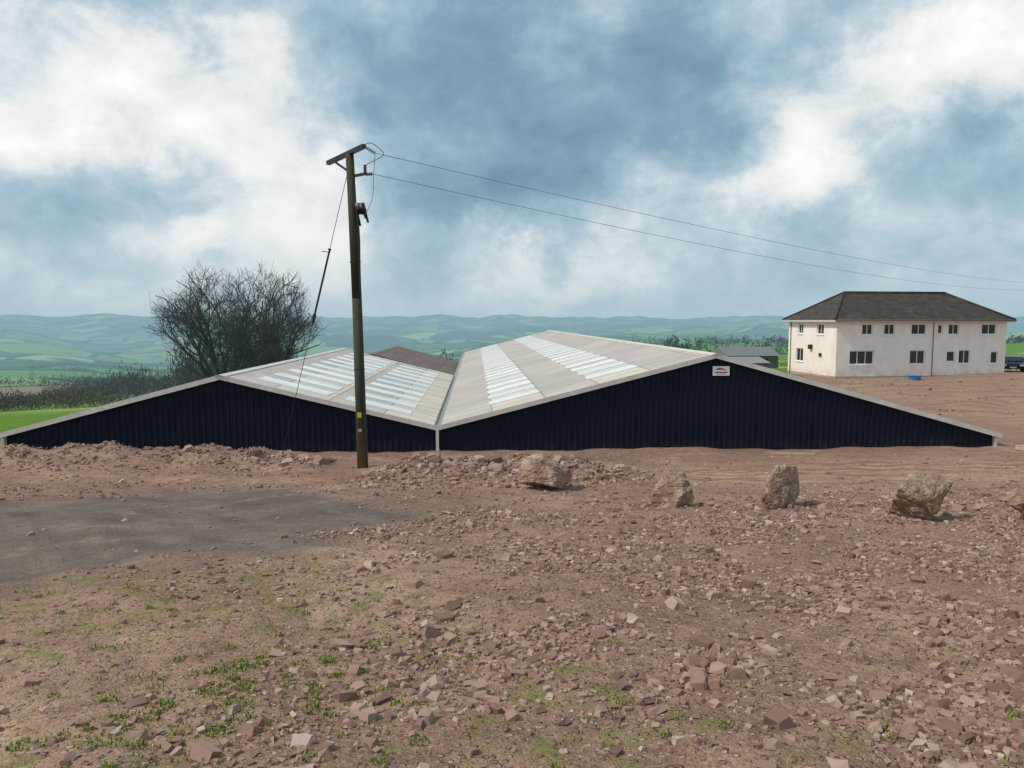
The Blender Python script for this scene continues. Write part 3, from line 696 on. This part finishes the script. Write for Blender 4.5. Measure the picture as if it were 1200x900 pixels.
for k in range(70):
    t=R.random(); d=R.uniform(135,185); az=-.62+.32*t; it.append((az*d,d,R.uniform(3,6),R.uniform(3,5),R.uniform(4.0,8.0)*(.6+1.0*t),420))
mass('bare_woodland',it,(.085,.076,.062),.028,seed=3,elong=5)
it=[]
for k in range(26):
    d=R.uniform(100,118); az=-.74+.20*R.random(); it.append((az*d,d,R.uniform(2,4),R.uniform(1.5,3),R.uniform(1.6,2.8),400))
mass('bramble_hedge',it,(.11,.095,.06),.07,seed=8,elong=3)
it=[]
for (px,d,rr,h) in((-.245,85,2.0,4.4),(-.262,86,1.4,3.8),(-.215,88,1.6,4.0),(-.085,120,3.4,5.6),(-.10,121,2.5,5.0),(-.07,123,2.5,4.6),(.215,210,3.2,6.0),(.235,225,3.2,5.0),(-.19,90,1.6,3.2)):
    it.append((px*d,d,rr,rr,h,1200))
mass('evergreen_trees',it,(.030,.042,.022),.05,seed=9,elong=1.3)
it=[]
for k in range(130):
    az=R.uniform(-.75,.75); d=math.exp(R.uniform(math.log(330),math.log(4000))); dirx=R.choice([(1,.15),(.6,.8),(1,-.3)])
    for q in range(R.randint(5,18)):
        s_=d*.013; it.append((az*d+dirx[0]*q*s_,d+dirx[1]*q*s_+R.uniform(-2,2),s_*.55,s_*.4,R.uniform(4,8)*(1 if d<1200 else 1.5),50))
mass('distant_trees',it,(.030,.042,.022),.14,seed=12,elong=1.2)
it=[]
for k in range(40):
    it.append((24+R.uniform(-6,60),104+R.uniform(-3,8),R.uniform(1.5,3),1.5,R.uniform(1.0,1.6),160))
mass('field_hedge',it,(.045,.055,.025),.1,seed=13,elong=1.3)
# ------------------------------------------------------------------ camera
cam=bpy.data.cameras.new('camera'); cam.sensor_width=36; cam.lens=26.1; cam.clip_end=20000; cam.clip_start=.05
co=bpy.data.objects.new('camera',cam); co.location=(0,0,0); co.rotation_euler=(math.radians(90-4.93),0,0); link(co); S.camera=co
# ------------------------------------------------------------------ light
SUN_AZ=math.radians(-105); SUN_EL=math.radians(48)
sd=Vector((math.sin(SUN_AZ)*math.cos(SUN_EL),math.cos(SUN_AZ)*math.cos(SUN_EL),math.sin(SUN_EL)))
sl=bpy.data.lights.new('sun','SUN'); sl.energy=2.8; sl.angle=math.radians(5); sl.color=(1,.92,.80)
so=bpy.data.objects.new('sun',sl); so.rotation_euler=sd.to_track_quat('Z','Y').to_euler(); link(so)
# ------------------------------------------------------------------ sky
W=bpy.data.worlds.new('World'); S.world=W; W.use_nodes=True
class WN(N):
    def __init__(s,t): s.t=t
w=WN(W.node_tree); w.t.nodes.clear(); out=w.n('ShaderNodeOutputWorld')
sky=w.n('ShaderNodeTexSky',sky_type='NISHITA'); sky.sun_disc=False; sky.sun_elevation=SUN_EL; sky.sun_rotation=SUN_AZ; sky.air_density=1.2; sky.dust_density=2
bg1=w.n('ShaderNodeBackground'); w.l(sky.outputs[0],bg1.inputs[0]); bg1.inputs[1].default_value=.10
D=w.n('ShaderNodeTexCoord').outputs['Generated']
sp=w.n('ShaderNodeSeparateXYZ'); w.l(D,sp.inputs[0]); dx,dy,dz=sp.outputs
zc=w.math('MAXIMUM',dz,0.0)
mp0=w.n('ShaderNodeMapping'); w.l(D,mp0.inputs[0]); mp0.inputs['Scale'].default_value=(1,1,1.5); C=mp0.outputs[0]
n1=w.noise(C,3.1,9,.55,.35); n2=w.noise(C,9.5,7,.6,.4)
w1=w.noise(D,5.2,7,.62)
mp=w.n('ShaderNodeMapping'); w.l(D,mp.inputs[0]); mp.inputs['Location'].default_value=(5,3,8); w2=w.noise(mp.outputs[0],5.2,7,.62)
deg=57.2958
az=w.math('MULTIPLY',w.math('ARCTAN2',dx,dy),deg); el=w.math('MULTIPLY',w.math('ARCSINE',dz),deg)
azp=w.math('ADD',az,w.math('MULTIPLY',w.math('SUBTRACT',w1,.5),20.)); elp=w.math('ADD',el,w.math('MULTIPLY',w.math('SUBTRACT',w2,.5),16.))
acc=w.math('ADD',w.math('MULTIPLY',n1,.55),w.math('MULTIPLY',n2,.42)); acc=w.math('ADD',acc,.055)
for a0,e0,rx,ry,am in((4,14.5,13,6.5,-.23),(-4,21,13,5,-.17),(-2.5,7.5,6,3.5,-.14),(-30,14.5,9,4,.16),(-22,17,7,3.5,.13),(-15.5,10,4.5,6,.20),(-30,8.5,11,2.5,-.12),
    (-23,6.2,4,2,.19),(20,10.5,6,4.2,.23),(29,18,8,4.0,.26),(34,12.5,3.5,3,.12),(29,10,5,3.0,-.13),(25,4.8,12,2.4,-.10),(3,4.2,8,2.2,.16),(-28,22,8,2.0,-.08),(13,21,5,3.2,-.08),(10,6.5,5,2.5,.09)):
    u=w.math('DIVIDE',w.math('SUBTRACT',azp,a0),rx); v=w.math('DIVIDE',w.math('SUBTRACT',elp,e0),ry)
    q=w.math('ADD',w.math('MULTIPLY',u,u),w.math('MULTIPLY',v,v))
    acc=w.math('ADD',acc,w.math('MULTIPLY',w.math('EXPONENT',w.math('MULTIPLY',q,-1.0)),am))
cc=w.ramp(acc,[(.25,(.145,.265,.35)),(.38,(.22,.365,.46)),(.49,(.36,.50,.59)),(.57,(.53,.63,.69)),(.65,(.78,.81,.81)),(.78,(1.0,.98,.93))])
hz=w.math('EXPONENT',w.math('MULTIPLY',zc,-14.))
cc=w.mix(w.math('MULTIPLY',hz,.88),cc,(.40,.55,.63))
bg2=w.n('ShaderNodeBackground'); w.l(cc,bg2.inputs[0]); bg2.inputs[1].default_value=1.08
mx=w.n('ShaderNodeMixShader'); mx.inputs[0].default_value=.92; w.l(bg1.outputs[0],mx.inputs[1]); w.l(bg2.outputs[0],mx.inputs[2]); w.l(mx.outputs[0],out.inputs[0])
W.cycles.sampling_method='MANUAL'; W.cycles.sample_map_resolution=512
S.view_settings.view_transform='Standard'; S.view_settings.look='None'; S.view_settings.exposure=0
